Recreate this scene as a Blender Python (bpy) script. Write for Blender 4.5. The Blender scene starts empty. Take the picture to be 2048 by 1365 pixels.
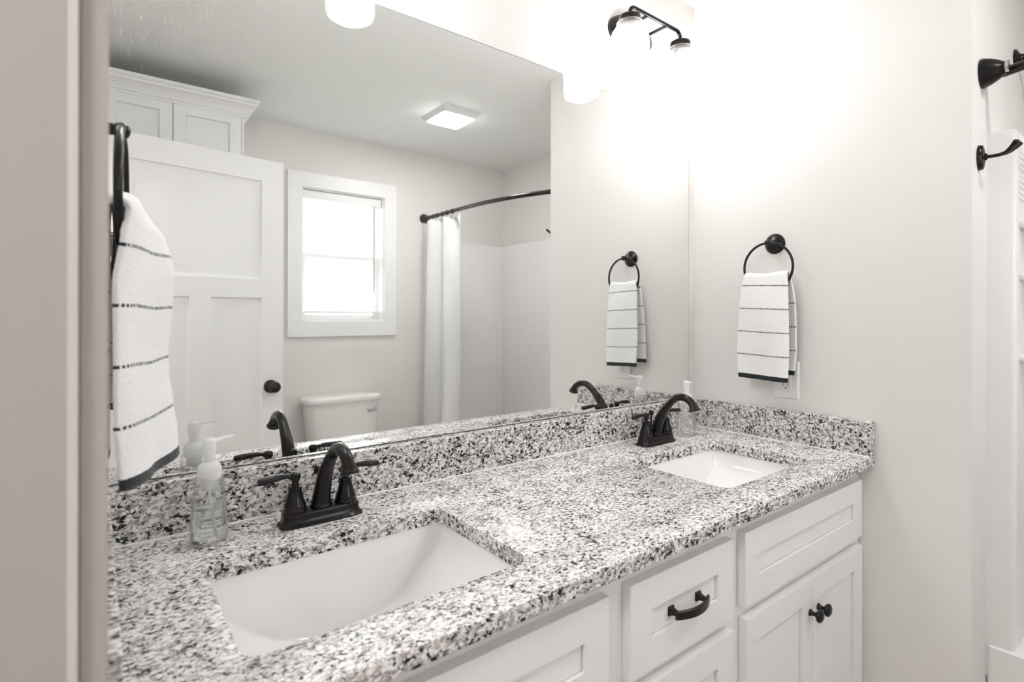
import bpy, bmesh, math, random
from mathutils import Vector, Matrix
C = bpy.context.scene.collection
R = math.radians
random.seed(7)
SC = bpy.context.scene
Z0 = 0.88                       # counter top height above the floor; all z below are measured from the counter top

# ------------------------------------------------------------------ camera
F_PX, YAW, ROLL = 1079.757, 0.9135, 0.0018
fw = Vector((math.cos(YAW), math.sin(YAW), 0)); rt = Vector((math.sin(YAW), -math.cos(YAW), 0)); up = Vector((0, 0, 1))
r2 = rt*math.cos(ROLL) + up*math.sin(ROLL); u2 = up*math.cos(ROLL) - rt*math.sin(ROLL)
cd = bpy.data.cameras.new('camera'); cam = bpy.data.objects.new('camera', cd); C.objects.link(cam)
M = Matrix((r2, u2, -fw)).transposed().to_4x4(); M.translation = Vector((0.05265, -1.18338, 0.40297 + Z0))
cam.matrix_world = M
cd.sensor_width = 36; cd.lens = F_PX*36/2048; cd.shift_y = -50.2/2048; cd.clip_start = 0.02
cd.dof.use_dof = True; cd.dof.focus_distance = 1.35; cd.dof.aperture_fstop = 3.6
SC.camera = cam

# ------------------------------------------------------------------ world, exposure
w = bpy.data.worlds.new('world'); SC.world = w; w.use_nodes = True
bg = w.node_tree.nodes['Background']; bg.inputs[0].default_value = (0.95, 0.97, 1.0, 1); bg.inputs[1].default_value = 5.5
SC.view_settings.view_transform = 'Standard'; SC.view_settings.look = 'None'; SC.view_settings.gamma = 1
SC.view_settings.use_curve_mapping = False
SC.view_settings.exposure = 1.12
SC.cycles.max_bounces = 14; SC.cycles.diffuse_bounces = 6; SC.cycles.glossy_bounces = 6
SC.cycles.transparent_max_bounces = 24; SC.cycles.transmission_bounces = 10
SC.cycles.use_denoising = True
HALL_W = 1.5

# ------------------------------------------------------------------ materials
def mat(name, col, rough=0.5, metal=0.0, spec=0.5, coat=0.0):
    m = bpy.data.materials.new(name); m.use_nodes = True
    b = m.node_tree.nodes['Principled BSDF']
    b.inputs['Base Color'].default_value = (*col, 1); b.inputs['Roughness'].default_value = rough
    b.inputs['Metallic'].default_value = metal; b.inputs['Specular IOR Level'].default_value = spec
    b.inputs['Coat Weight'].default_value = coat; b.inputs['Coat Roughness'].default_value = 0.08
    return m
def nd(m, t, **k):
    n = m.node_tree.nodes.new(t)
    for a, v in k.items(): setattr(n, a, v)
    return n
def ln(m, a, b): m.node_tree.links.new(a, b)
def bump(m, scale, strength, dist=0.001, detail=3, kind='noise', coords='Object'):
    b = m.node_tree.nodes['Principled BSDF']
    tc = nd(m, 'ShaderNodeTexCoord'); n = nd(m, 'ShaderNodeTexNoise'); n.inputs['Scale'].default_value = scale; n.inputs['Detail'].default_value = detail
    ln(m, tc.outputs[coords], n.inputs['Vector'])
    bp = nd(m, 'ShaderNodeBump'); bp.inputs['Strength'].default_value = strength; bp.inputs['Distance'].default_value = dist
    ln(m, n.outputs['Fac'], bp.inputs['Height']); ln(m, bp.outputs['Normal'], b.inputs['Normal'])
    return m
def vary(m, c1, c2, scale, lo=0.35, hi=0.65):
    b = m.node_tree.nodes['Principled BSDF']
    tc = nd(m, 'ShaderNodeTexCoord'); n = nd(m, 'ShaderNodeTexNoise'); n.inputs['Scale'].default_value = scale; n.inputs['Detail'].default_value = 4
    r = nd(m, 'ShaderNodeValToRGB'); r.color_ramp.elements[0].position = lo; r.color_ramp.elements[1].position = hi
    r.color_ramp.elements[0].color = (*c1, 1); r.color_ramp.elements[1].color = (*c2, 1)
    ln(m, tc.outputs['Object'], n.inputs['Vector']); ln(m, n.outputs['Fac'], r.inputs['Fac']); ln(m, r.outputs['Color'], b.inputs['Base Color'])
    return m
WALL = bump(vary(mat('greige_wall_paint', (.74, .71, .68), .62), (.79, .765, .742), (.80, .777, .756), 2.0), 350, .12, .0006)
CASING = bump(mat('taupe_door_lining_paint', (.45, .418, .388), .35), 200, .08, .0006)
CEIL = bump(mat('white_ceiling_paint', (.86, .865, .85), .8), 60, .10, .001)
TRIM = bump(mat('white_trim_paint', (.89, .89, .885), .38), 90, .05, .0005)
CAB = bump(mat('white_cabinet_paint', (.83, .82, .815), .36), 70, .05, .0005)
PORC = mat('white_porcelain', (.90, .89, .88), .10, 0, .5, .4)
PORC_T = mat('bisque_toilet_porcelain', (.86, .845, .825), .12, 0, .5, .4)
ACRY = bump(mat('white_acrylic_tub', (.87, .86, .85), .22, 0, .5, .2), 8, .05, .002)
BRONZE = mat('oil_rubbed_bronze', (.012, .011, .0105), .24, .30, .32, .08)
vary(BRONZE, (.008, .0075, .0078), (.017, .0145, .013), 30)
PULL = mat('matte_black_metal', (.014, .013, .013), .38, .4, .5)
PLAS = mat('white_plastic', (.84, .84, .83), .30)
DARKSLOT = mat('dark_slot', (.02, .02, .02), .6)
CHROME = mat('chrome', (.62, .62, .62), .12, 1.0)
STEEL = mat('brushed_steel', (.55, .55, .54), .25, 1.0)
CAULK = mat('white_caulk', (.85, .85, .84), .35)
FLOOR = mat('grey_plank_floor', (.40, .36, .32), .4)
GROUND = vary(mat('pale_ground', (.5, .52, .45), .9), (.35, .4, .28), (.55, .54, .48), 1.2)
SIDING = mat('pale_siding', (.78, .78, .77), .7)
DARKWIN = mat('grey_window_glass', (.25, .28, .31), .2)
ROOFM = mat('grey_shingles', (.35, .35, .36), .9)

def floor_planks(m):
    b = m.node_tree.nodes['Principled BSDF']
    tc = nd(m, 'ShaderNodeTexCoord'); mp = nd(m, 'ShaderNodeMapping'); br = nd(m, 'ShaderNodeTexBrick')
    ln(m, tc.outputs['Object'], mp.inputs['Vector']); ln(m, mp.outputs['Vector'], br.inputs['Vector'])
    br.inputs['Color1'].default_value = (.56, .52, .48, 1); br.inputs['Color2'].default_value = (.48, .44, .40, 1); br.inputs['Mortar'].default_value = (.12, .1, .09, 1)
    br.inputs['Scale'].default_value = 1.0; br.inputs['Brick Width'].default_value = 1.2; br.inputs['Row Height'].default_value = .18; br.inputs['Mortar Size'].default_value = .003
    ln(m, br.outputs['Color'], b.inputs['Base Color'])
floor_planks(FLOOR)

def granite(name, ang=0.0, tn=.55, gr_t=.555, bk_t=.762, sc=1.0, white=1.0):
    m = mat(name, (.8, .78, .75), .23, 0, .16)
    b = m.node_tree.nodes['Principled BSDF']
    tc = nd(m, 'ShaderNodeTexCoord')
    mp = nd(m, 'ShaderNodeMapping'); mp.inputs['Rotation'].default_value = (R(6), R(4), ang); mp.inputs['Scale'].default_value = (.78, 1.12, 1.05)
    ln(m, tc.outputs['Object'], mp.inputs['Vector'])
    def noise(scale, detail, rough, dist=0.0, off=0.0):
        n = nd(m, 'ShaderNodeTexNoise'); n.inputs['Scale'].default_value = scale; n.inputs['Detail'].default_value = detail
        n.inputs['Roughness'].default_value = rough; n.inputs['Distortion'].default_value = dist
        if off:
            mm = nd(m, 'ShaderNodeVectorMath', operation='ADD'); mm.inputs[1].default_value = (off, off*1.7, off*.6); ln(m, mp.outputs['Vector'], mm.inputs[0]); ln(m, mm.outputs[0], n.inputs['Vector'])
        else: ln(m, mp.outputs['Vector'], n.inputs['Vector'])
        return n.outputs['Fac']
    def ramp(x, pts):
        r = nd(m, 'ShaderNodeValToRGB'); e = r.color_ramp.elements
        while len(e) < len(pts): e.new(0.5)
        for k, (p_, c_) in enumerate(pts): e[k].position = p_; e[k].color = (*c_, 1) if len(c_) == 3 else c_
        ln(m, x, r.inputs['Fac']); return r.outputs['Color']
    def mix(f, a, b_, t='MIX'):
        x = nd(m, 'ShaderNodeMix', data_type='RGBA', blend_type=t); 
        if isinstance(f, float): x.inputs[0].default_value = f
        else: ln(m, f, x.inputs[0])
        ln(m, a, x.inputs[6]); ln(m, b_, x.inputs[7]); return x.outputs[2]
    base = ramp(noise(120*sc, 5, .6), [(.30, (.44, .42, .40)), (.40, (.66, .635, .615)), (.49, (.85, .825, .81)), (.66, (.92, .90, .89))])
    tan = ramp(noise(130*sc, 5, .68, .4, 3.1), [(.0, (0, 0, 0)), (tn, (0, 0, 0)), (tn+.06, (.75, .75, .75)), (1, (.85, .85, .85))])
    tanc = nd(m, 'ShaderNodeRGB'); tanc.outputs[0].default_value = (.33, .275, .245, 1)
    c = mix(tan, base, tanc.outputs[0])
    gr = ramp(noise(170*sc, 5, .66, .3, 7.7), [(.0, (0, 0, 0)), (gr_t, (0, 0, 0)), (gr_t+.04, (.75, .75, .75)), (1, (.8, .8, .8))])
    grc = nd(m, 'ShaderNodeRGB'); grc.outputs[0].default_value = (.22, .21, .21, 1)
    c = mix(gr, c, grc.outputs[0])
    bk_n = noise(165*sc, 6, .68, .5, 12.3)
    cl = noise(24, 2, .5, 0, 21.0)
    add = nd(m, 'ShaderNodeMath', operation='MULTIPLY_ADD'); add.inputs[1].default_value = .20; ln(m, cl, add.inputs[0]); ln(m, bk_n, add.inputs[2])
    bk = ramp(add.outputs[0], [(.0, (0, 0, 0)), (bk_t, (0, 0, 0)), (bk_t+.02, (1, 1, 1)), (1, (1, 1, 1))])
    bkc = nd(m, 'ShaderNodeRGB'); bkc.outputs[0].default_value = (.018, .019, .024, 1)
    c = mix(bk, c, bkc.outputs[0])
    ln(m, c, b.inputs['Base Color'])
    return m
GRANITE = granite('speckled_granite', R(8), .535, .545, .646)
GRANITE_S = granite('speckled_granite_splash', R(8), .52, .53, .638, .82)

def mirror_mat():
    m = bpy.data.materials.new('mirror_silver'); m.use_nodes = True; nt = m.node_tree; nt.nodes.clear()
    o = nd(m, 'ShaderNodeOutputMaterial')
    g = nd(m, 'ShaderNodeBsdfGlossy'); g.inputs['Color'].default_value = (.875, .885, .87, 1); g.inputs['Roughness'].default_value = 0.0
    g2 = nd(m, 'ShaderNodeBsdfGlossy'); g2.inputs['Color'].default_value = (.84, .85, .84, 1); g2.inputs['Roughness'].default_value = .42
    tc = nd(m, 'ShaderNodeTexCoord')
    # dried wipe marks near the upper left corner and faint ones elsewhere
    sep = nd(m, 'ShaderNodeSeparateXYZ'); ln(m, tc.outputs['Object'], sep.inputs[0])
    mp = nd(m, 'ShaderNodeMapping'); mp.inputs['Scale'].default_value = (70, 1, 18); ln(m, tc.outputs['Object'], mp.inputs['Vector'])
    n = nd(m, 'ShaderNodeTexNoise'); n.inputs['Scale'].default_value = 3; n.inputs['Detail'].default_value = 5; ln(m, mp.outputs['Vector'], n.inputs['Vector'])
    r = nd(m, 'ShaderNodeValToRGB'); r.color_ramp.elements[0].position = .56; r.color_ramp.elements[1].position = .74; ln(m, n.outputs['Fac'], r.inputs['Fac'])
    mr = nd(m, 'ShaderNodeMapRange'); ln(m, sep.outputs['X'], mr.inputs['Value'])
    mr.inputs['From Min'].default_value = -.52; mr.inputs['From Max'].default_value = -.78; mr.inputs['To Min'].default_value = 0; mr.inputs['To Max'].default_value = 1
    mz = nd(m, 'ShaderNodeMapRange'); ln(m, sep.outputs['Z'], mz.inputs['Value'])
    mz.inputs['From Min'].default_value = .68; mz.inputs['From Max'].default_value = .80; mz.inputs['To Min'].default_value = 0; mz.inputs['To Max'].default_value = .24
    a = nd(m, 'ShaderNodeMath', operation='MULTIPLY'); b_ = nd(m, 'ShaderNodeMath', operation='MULTIPLY')
    ln(m, mr.outputs[0], a.inputs[0]); ln(m, mz.outputs[0], a.inputs[1]); ln(m, a.outputs[0], b_.inputs[0]); ln(m, r.outputs['Color'], b_.inputs[1])
    ns = nd(m, 'ShaderNodeTexNoise'); ns.inputs['Scale'].default_value = 3.5; ns.inputs['Detail'].default_value = 3; ln(m, tc.outputs['Object'], ns.inputs['Vector'])
    r3 = nd(m, 'ShaderNodeMapRange'); r3.inputs['From Min'].default_value = .45; r3.inputs['From Max'].default_value = .8; r3.inputs['To Min'].default_value = 0.0; r3.inputs['To Max'].default_value = .03
    ln(m, ns.outputs['Fac'], r3.inputs['Value'])
    s = nd(m, 'ShaderNodeMath', operation='ADD', use_clamp=True); ln(m, b_.outputs[0], s.inputs[0]); ln(m, r3.outputs[0], s.inputs[1])
    mx = nd(m, 'ShaderNodeMixShader'); ln(m, s.outputs[0], mx.inputs[0]); ln(m, g.outputs[0], mx.inputs[1]); ln(m, g2.outputs[0], mx.inputs[2]); ln(m, mx.outputs[0], o.inputs[0])
    return m
MIRROR = mirror_mat()
MIRROR_EDGE = mat('mirror_glass_edge', (.10, .105, .10), .25)

def thin_glass(name, col=(1, 1, 1), gl=.12, rough=.02, haze=0.0, hazecol=(.9, .9, .9)):
    """thin clear sheet: mostly see-through, reflecting more at grazing angles; haze = milky plastic share"""
    m = bpy.data.materials.new(name); m.use_nodes = True; m.node_tree.nodes.clear()
    o = nd(m, 'ShaderNodeOutputMaterial'); t = nd(m, 'ShaderNodeBsdfTransparent'); t.inputs[0].default_value = (*col, 1)
    g = nd(m, 'ShaderNodeBsdfGlossy'); g.inputs['Roughness'].default_value = rough
    fr = nd(m, 'ShaderNodeLayerWeight'); fr.inputs[0].default_value = gl
    mx = nd(m, 'ShaderNodeMixShader'); ln(m, fr.outputs['Facing'], mx.inputs[0]); ln(m, t.outputs[0], mx.inputs[1]); ln(m, g.outputs[0], mx.inputs[2])
    out = mx.outputs[0]
    if haze:
        d = nd(m, 'ShaderNodeBsdfDiffuse'); d.inputs[0].default_value = (*hazecol, 1); tl = nd(m, 'ShaderNodeBsdfTranslucent'); tl.inputs[0].default_value = (*hazecol, 1)
        dm = nd(m, 'ShaderNodeMixShader'); dm.inputs[0].default_value = .45; ln(m, d.outputs[0], dm.inputs[1]); ln(m, tl.outputs[0], dm.inputs[2])
        hm = nd(m, 'ShaderNodeMixShader'); hm.inputs[0].default_value = haze; ln(m, out, hm.inputs[1]); ln(m, dm.outputs[0], hm.inputs[2]); out = hm.outputs[0]
    ln(m, out, o.inputs[0]); return m
PANE = thin_glass('window_pane', (.97, .985, .98), .25)
SEEDED = thin_glass('seeded_glass', (.95, .955, .96), .30, .05, .03, (.95, .95, .95))
def seed(m):
    g = [n for n in m.node_tree.nodes if n.type == 'BSDF_GLOSSY'][0]
    tc = nd(m, 'ShaderNodeTexCoord'); v = nd(m, 'ShaderNodeTexVoronoi'); v.inputs['Scale'].default_value = 120; ln(m, tc.outputs['Object'], v.inputs['Vector'])
    bp = nd(m, 'ShaderNodeBump'); bp.inputs['Strength'].default_value = .5; bp.inputs['Distance'].default_value = .002; ln(m, v.outputs['Distance'], bp.inputs['Height']); ln(m, bp.outputs[0], g.inputs['Normal'])
seed(SEEDED)
BOTTLE = thin_glass('clear_bottle_plastic', (.95, .96, .965), .42, .03, .05)
PUMP = thin_glass('frosted_pump_plastic', (.96, .965, .965), .15, .15, .78, (1, 1, 1))
SOAP = bpy.data.materials.new('clear_soap'); SOAP.use_nodes = True
_b = SOAP.node_tree.nodes['Principled BSDF']; _b.inputs['Base Color'].default_value = (.97, .98, .98, 1); _b.inputs['Transmission Weight'].default_value = 1; _b.inputs['Roughness'].default_value = .02; _b.inputs['IOR'].default_value = 1.33

def emit(name, col, s):
    m = bpy.data.materials.new(name); m.use_nodes = True; m.node_tree.nodes.clear()
    o = nd(m, 'ShaderNodeOutputMaterial'); e = nd(m, 'ShaderNodeEmission'); e.inputs[0].default_value = (*col, 1); e.inputs[1].default_value = s; ln(m, e.outputs[0], o.inputs[0]); return m
BULB = emit('lit_bulb', (1, .985, .985), 39.0)
LENS = emit('lit_lens', (1, .98, .985), 33.0)

def towel_mat():
    m = mat('striped_terry', (.86, .86, .86), .95, 0, .1)
    b = m.node_tree.nodes['Principled BSDF']; b.inputs['Sheen Weight'].default_value = .3
    uv = nd(m, 'ShaderNodeUVMap'); sep = nd(m, 'ShaderNodeSeparateXYZ'); ln(m, uv.outputs[0], sep.inputs[0])
    def mth(op, a, bb=None, c=None, clamp=False):
        n = nd(m, 'ShaderNodeMath', operation=op, use_clamp=clamp)
        for i, v in enumerate((a, bb, c)):
            if v is None: continue
            if isinstance(v, (int, float)): n.inputs[i].default_value = v
            else: ln(m, v, n.inputs[i])
        return n.outputs[0]
    U, V = sep.outputs[0], sep.outputs[1]
    # V = metres above the hem; dotted rows every 75 mm, solid dark hem band
    wob = nd(m, 'ShaderNodeTexNoise'); wob.inputs['Scale'].default_value = 260; wob.inputs['Detail'].default_value = 2
    tc = nd(m, 'ShaderNodeTexCoord'); ln(m, tc.outputs['Object'], wob.inputs['Vector'])
    wv = mth('MULTIPLY_ADD', wob.outputs['Fac'], .0016, -.0008)
    V2 = mth('ADD', V, wv)
    hem = mth('LESS_THAN', V2, .0155)
    ph = mth('PINGPONG', mth('SUBTRACT', V2, .079), .0375)
    row = mth('LESS_THAN', ph, .0021)
    dots = mth('LESS_THAN', mth('PINGPONG', U, .0030), .0019)
    above = mth('GREATER_THAN', V, .05)
    rowd = mth('MULTIPLY', mth('MULTIPLY', row, dots), above)
    msk = mth('MAXIMUM', hem, rowd)
    mx = nd(m, 'ShaderNodeMix', data_type='RGBA'); ln(m, msk, mx.inputs[0]); mx.inputs[6].default_value = (.93, .93, .935, 1); mx.inputs[7].default_value = (.022, .025, .029, 1)
    ln(m, mx.outputs[2], b.inputs['Base Color'])
    n = nd(m, 'ShaderNodeTexNoise'); n.inputs['Scale'].default_value = 420; n.inputs['Detail'].default_value = 3; ln(m, tc.outputs['Object'], n.inputs['Vector'])
    bp = nd(m, 'ShaderNodeBump'); bp.inputs['Strength'].default_value = .7; bp.inputs['Distance'].default_value = .003; ln(m, n.outputs['Fac'], bp.inputs['Height']); ln(m, bp.outputs[0], b.inputs['Normal'])
    return m
TOWEL = towel_mat()
def curtain_mat():
    m = mat('white_waffle_curtain', (.88, .88, .88), .85, 0, .2)
    b = m.node_tree.nodes['Principled BSDF']
    uv = nd(m, 'ShaderNodeUVMap'); br = nd(m, 'ShaderNodeTexBrick'); br.offset = 0; br.inputs['Scale'].default_value = 1
    br.inputs['Brick Width'].default_value = .012; br.inputs['Row Height'].default_value = .012; br.inputs['Mortar Size'].default_value = .0022; br.inputs['Mortar Smooth'].default_value = .8
    ln(m, uv.outputs[0], br.inputs['Vector'])
    br.inputs['Color1'].default_value = (.86, .86, .86, 1); br.inputs['Color2'].default_value = (.86, .86, .86, 1); br.inputs['Mortar'].default_value = (.93, .93, .93, 1)
    ln(m, br.outputs['Color'], b.inputs['Base Color'])
    bp = nd(m, 'ShaderNodeBump'); bp.inputs['Strength'].default_value = .8; bp.inputs['Distance'].default_value = .002; ln(m, br.outputs['Fac'], bp.inputs['Height']); ln(m, bp.outputs[0], b.inputs['Normal'])
    return m
CURT = curtain_mat()
SLAT = bpy.data.materials.new('white_blind_slat'); SLAT.use_nodes = True
SLAT.node_tree.nodes['Principled BSDF'].inputs['Base Color'].default_value = (.86, .87, .87, 1)
def _slat(m):
    nt = m.node_tree; b = nt.nodes['Principled BSDF']; o = nt.nodes['Material Output']
    t = nd(m, 'ShaderNodeBsdfTranslucent'); t.inputs[0].default_value = (.85, .87, .88, 1)
    mx = nd(m, 'ShaderNodeMixShader'); mx.inputs[0].default_value = .1; ln(m, b.outputs[0], mx.inputs[1]); ln(m, t.outputs[0], mx.inputs[2]); ln(m, mx.outputs[0], o.inputs[0])
_slat(SLAT)

# ------------------------------------------------------------------ mesh helpers
def box(bm, x0, x1, y0, y1, z0, z1, bev=0.0, seg=2):
    b = bmesh.new()
    vs = [b.verts.new((x, y, z)) for z in (z0, z1) for y in (y0, y1) for x in (x0, x1)]
    for f in ((0, 2, 3, 1), (4, 5, 7, 6), (0, 1, 5, 4), (2, 6, 7, 3), (0, 4, 6, 2), (1, 3, 7, 5)): b.faces.new([vs[i] for i in f])
    if bev: bmesh.ops.bevel(b, geom=list(b.edges), offset=bev, segments=seg, affect='EDGES', profile=.5)
    merge(bm, b)
def merge(bm, b, mtx=None):
    if mtx is not None: bmesh.ops.transform(b, matrix=mtx, verts=b.verts)
    me = bpy.data.meshes.new('t'); b.to_mesh(me); b.free(); bm.from_mesh(me); bpy.data.meshes.remove(me)
def sweep(bm, rings, closed=True, caps=True, loop=False):
    """rings: list of lists of points; bridges successive rings"""
    R_ = [[bm.verts.new(p) for p in r] for r in rings]; n = len(R_[0]); k = len(R_)
    for i in range(k if loop else k-1):
        a, b = R_[i], R_[(i+1) % k]
        for j in range(n if closed else n-1):
            q = (a[j], a[(j+1) % n], b[(j+1) % n], b[j])
            try: bm.faces.new(q)
            except ValueError: pass
    if caps and closed and not loop:
        bm.faces.new(list(reversed(R_[0]))); bm.faces.new(R_[-1])
    return R_
def frame_rings(path, radii, n=16, loop=False, flat=(1, 1), ref=None):
    P = [Vector(p) for p in path]; k = len(P); out = []; prev = None
    for i in range(k):
        if loop: t = (P[(i+1) % k]-P[i-1])
        else: t = P[min(i+1, k-1)]-P[max(i-1, 0)]
        t.normalize()
        if prev is None:
            a = Vector(ref) if ref else (Vector((0, 0, 1)) if abs(t.z) < .9 else Vector((1, 0, 0)))
            u = (a - t*a.dot(t)).normalized()
        else: u = (prev - t*prev.dot(t)).normalized()
        prev = u; v = t.cross(u); r = radii[i] if hasattr(radii, '__len__') else radii
        fx, fy = (r if hasattr(r, '__len__') else (r*flat[0], r*flat[1]))
        out.append([P[i] + u*(fx*math.cos(2*math.pi*j/n)) + v*(fy*math.sin(2*math.pi*j/n)) for j in range(n)])
    return out
def tube(bm, path, radii, n=16, loop=False, flat=(1, 1), ref=None): sweep(bm, frame_rings(path, radii, n, loop, flat, ref), True, True, loop)
def lathe(bm, prof, origin, axis=(0, 0, 1), n=32, sx=1, sy=1, caps=True):
    """prof: (radius, height) pairs"""
    ax = Vector(axis).normalized(); a = Vector((0, 0, 1)) if abs(ax.z) < .9 else Vector((1, 0, 0)); u = (a-ax*a.dot(ax)).normalized(); v = ax.cross(u)
    sweep(bm, [[Vector(origin)+ax*h+u*(r*sx*math.cos(2*math.pi*j/n))+v*(r*sy*math.sin(2*math.pi*j/n)) for j in range(n)] for r, h in prof], True, caps)
def catmull(pts, sub=6):
    P = [Vector(p) for p in pts]; P = [P[0]*2-P[1]]+P+[P[-1]*2-P[-2]]; out = []
    for i in range(1, len(P)-2):
        for s in range(sub):
            t = s/sub; p0, p1, p2, p3 = P[i-1:i+3]
            out.append(.5*((2*p1)+(-p0+p2)*t+(2*p0-5*p1+4*p2-p3)*t*t+(-p0+3*p1-3*p2+p3)*t**3))
    out.append(P[-2]); return out
def rrect(x0, x1, y0, y1, r, z, seg=5):
    out = []
    for cx, cy, a0 in ((x1-r, y1-r, 0), (x0+r, y1-r, 90), (x0+r, y0+r, 180), (x1-r, y0+r, 270)):
        for k in range(seg+1):
            a = R(a0+90*k/seg); out.append(Vector((cx+r*math.cos(a), cy+r*math.sin(a), z)))
    return out

def obj(name, bm, m, parent=None, smooth=False, ang=35, mods=None, label=None):
    bmesh.ops.recalc_face_normals(bm, faces=bm.faces)
    me = bpy.data.meshes.new(name)
    off = Vector(parent.get('_o', (0, 0, 0))) if parent else Vector((0, 0, 0))
    bmesh.ops.translate(bm, verts=bm.verts, vec=-off)
    for f in bm.faces: f.smooth = smooth
    if smooth:
        for e in bm.edges:
            if len(e.link_faces) == 2 and e.calc_face_angle(0) > R(ang): e.smooth = False
    bm.to_mesh(me); bm.free()
    for mm in (m if isinstance(m, list) else [m]): me.materials.append(mm)
    o = bpy.data.objects.new(name, me); C.objects.link(o)
    if parent: o.parent = parent
    if parent: o['_o'] = tuple(off)
    if label: o['label'] = label
    return o
def thing(name, label, cat, loc=(0, 0, 0), group=None):
    o = bpy.data.objects.new(name, None); C.objects.link(o); o.location = loc; o.empty_display_size = .05
    o['_o'] = tuple(loc); o['label'] = label; o['category'] = cat
    if group: o['group'] = group
    return o
def tag(o, label, cat, group=None):
    o['label'] = label; o['category'] = cat
    if group: o['group'] = group
    return o
def struct(o): o['kind'] = 'structure'; return o
def B(*boxes, bev=0.0):
    bm = bmesh.new()
    for b in boxes: box(bm, *b, bev=bev)
    return bm
def dup(root, loc, label):
    r = root.copy(); C.objects.link(r); r.location = loc; r['label'] = label
    for ch in list(root.children):
        c = ch.copy(); C.objects.link(c); c.parent = r
        for g in list(ch.children):
            d = g.copy(); C.objects.link(d); d.parent = c
    return r

# ------------------------------------------------------------------ room constants
XL, XR, YB, YW, YC, XA = 0.0425, 1.8275, 0.004, -2.271, -0.809, 2.628
ZF, ZC = -Z0, 1.5586
D, TK, HS, ST = 0.5918, 0.0294, 0.1016, 0.0285
DY0, DY1, DZ = -0.666, -1.512, 1.160     # bathroom doorway in the left wall
WX0, WX1, WZ0, WZ1 = 1.065, 1.608, .366, 1.203

# ------------------------------------------------------------------ structure
struct(obj('floor', B((-1.5, 2.75, -2.42, .12, ZF-.05, ZF)), FLOOR))
struct(obj('ceiling', B((-1.5, 2.75, -2.42, .12, ZC, ZC+.05)), CEIL))
struct(obj('wall_back', B((-1.5, 2.75, YB, YB+.12, ZF, ZC)), WALL))
struct(obj('wall_right', B((XR, XA, YC, YB, ZF, ZC)), WALL))
struct(obj('wall_alcove', B((XA, XA+.12, -2.42, YC, ZF, ZC)), WALL))
struct(obj('wall_window', B((-1.5, WX0, YW-.15, YW, ZF, ZC), (WX1, XA, YW-.15, YW, ZF, ZC), (WX0, WX1, YW-.15, YW, ZF, WZ0), (WX0, WX1, YW-.15, YW, WZ1, ZC)), WALL))
struct(obj('wall_left', B((XL-.115, XL, DY0+.018, YB, ZF, ZC), (XL-.115, XL, YW, DY1-.018, ZF, ZC), (XL-.115, XL, DY1-.018, DY0+.018, DZ+.018, ZC)), WALL))
struct(obj('wall_hall', B((-1.5, -1.38, YW, YB, ZF, ZC)), WALL))
# door lining: room-side trim, jamb boards with eased edges
bm = bmesh.new(); box(bm, XL+.0003, XL+.0183, -.660, -.604, ZF, DZ+.07, .0015); box(bm, XL+.0003, XL+.0183, DY1-.075, DY1-.012, ZF, DZ+.07, .0015); box(bm, XL+.0003, XL+.0183, DY1-.012, -.660, DZ+.008, DZ+.07, .0015)
struct(obj('trim_1', bm, CASING))
bm = bmesh.new(); box(bm, XL-.125, XL+.0000, DY0, DY0+.0178, ZF, DZ, .0008, 1); box(bm, XL-.125, XL, DY1-.018, DY1, ZF, DZ+.018, .004, 4); box(bm, XL-.125, XL, DY1, DY0, DZ, DZ+.018, .004, 4)
struct(obj('trim_2', bm, CASING))
bm = bmesh.new(); box(bm, XL-.0062, XL+.0002, DY0-.0007, DY0+.004, ZF, DZ, .0005, 1)  # paler strip: light caught on the jamb edge, put in as colour
struct(obj('trim_highlight', bm, mat('jamb_edge_highlight', (.64, .62, .605), .3)))
struct(obj('baseboard_right', B((XR-.014, XR-.0003, YC, -D+.02, ZF, ZF+.10), bev=.002), TRIM))
struct(obj('baseboard_window', B((.66, 1.9, YW+.0003, YW+.014, ZF, ZF+.10), bev=.002), TRIM))

# window
win = bpy.data.objects.new('window_1', None); C.objects.link(win); win.location = ((WX0+WX1)/2, YW, WZ0); win['_o'] = tuple(win.location); struct(win)
bm = bmesh.new(); cw = .087
for b in ((WX0-cw, WX1+cw, WZ1, WZ1+.093), (WX0-cw, WX1+cw, WZ0-.096, WZ0)): box(bm, b[0], b[1], YW, YW+.018, b[2], b[3], .0015)
for b in ((WX0-cw, WX0), (WX1, WX1+cw)): box(bm, b[0], b[1], YW, YW+.0178, WZ0, WZ1, .0015)
obj('window_frame', bm, TRIM, win)
bm = bmesh.new(); J = .008
for b in ((WX0, WX0+J, WZ0, WZ1), (WX1-J, WX1, WZ0, WZ1), (WX0+J, WX1-J, WZ0, WZ0+J), (WX0+J, WX1-J, WZ1-J, WZ1)): box(bm, b[0], b[1], YW-.15, YW+.001, b[2], b[3])
obj('window_jamb', bm, TRIM, win)
def sash(z0, z1, y):
    bm = bmesh.new(); x0, x1, s = WX0+J, WX1-J, .036
    for b in ((x0, x0+s, z0, z1), (x1-s, x1, z0, z1), (x0+s, x1-s, z0, z0+s), (x0+s, x1-s, z1-s, z1)): box(bm, b[0], b[1], y, y+.03, b[2], b[3], .002)
    o = obj('sash', bm, TRIM, win)
    obj('pane', B((x0+s, x1-s, y+.013, y+.017, z0+s, z1-s)), PANE, o)
sash(.752, WZ1-J, YW-.14); sash(WZ0+J, .812, YW-.105)

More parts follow.
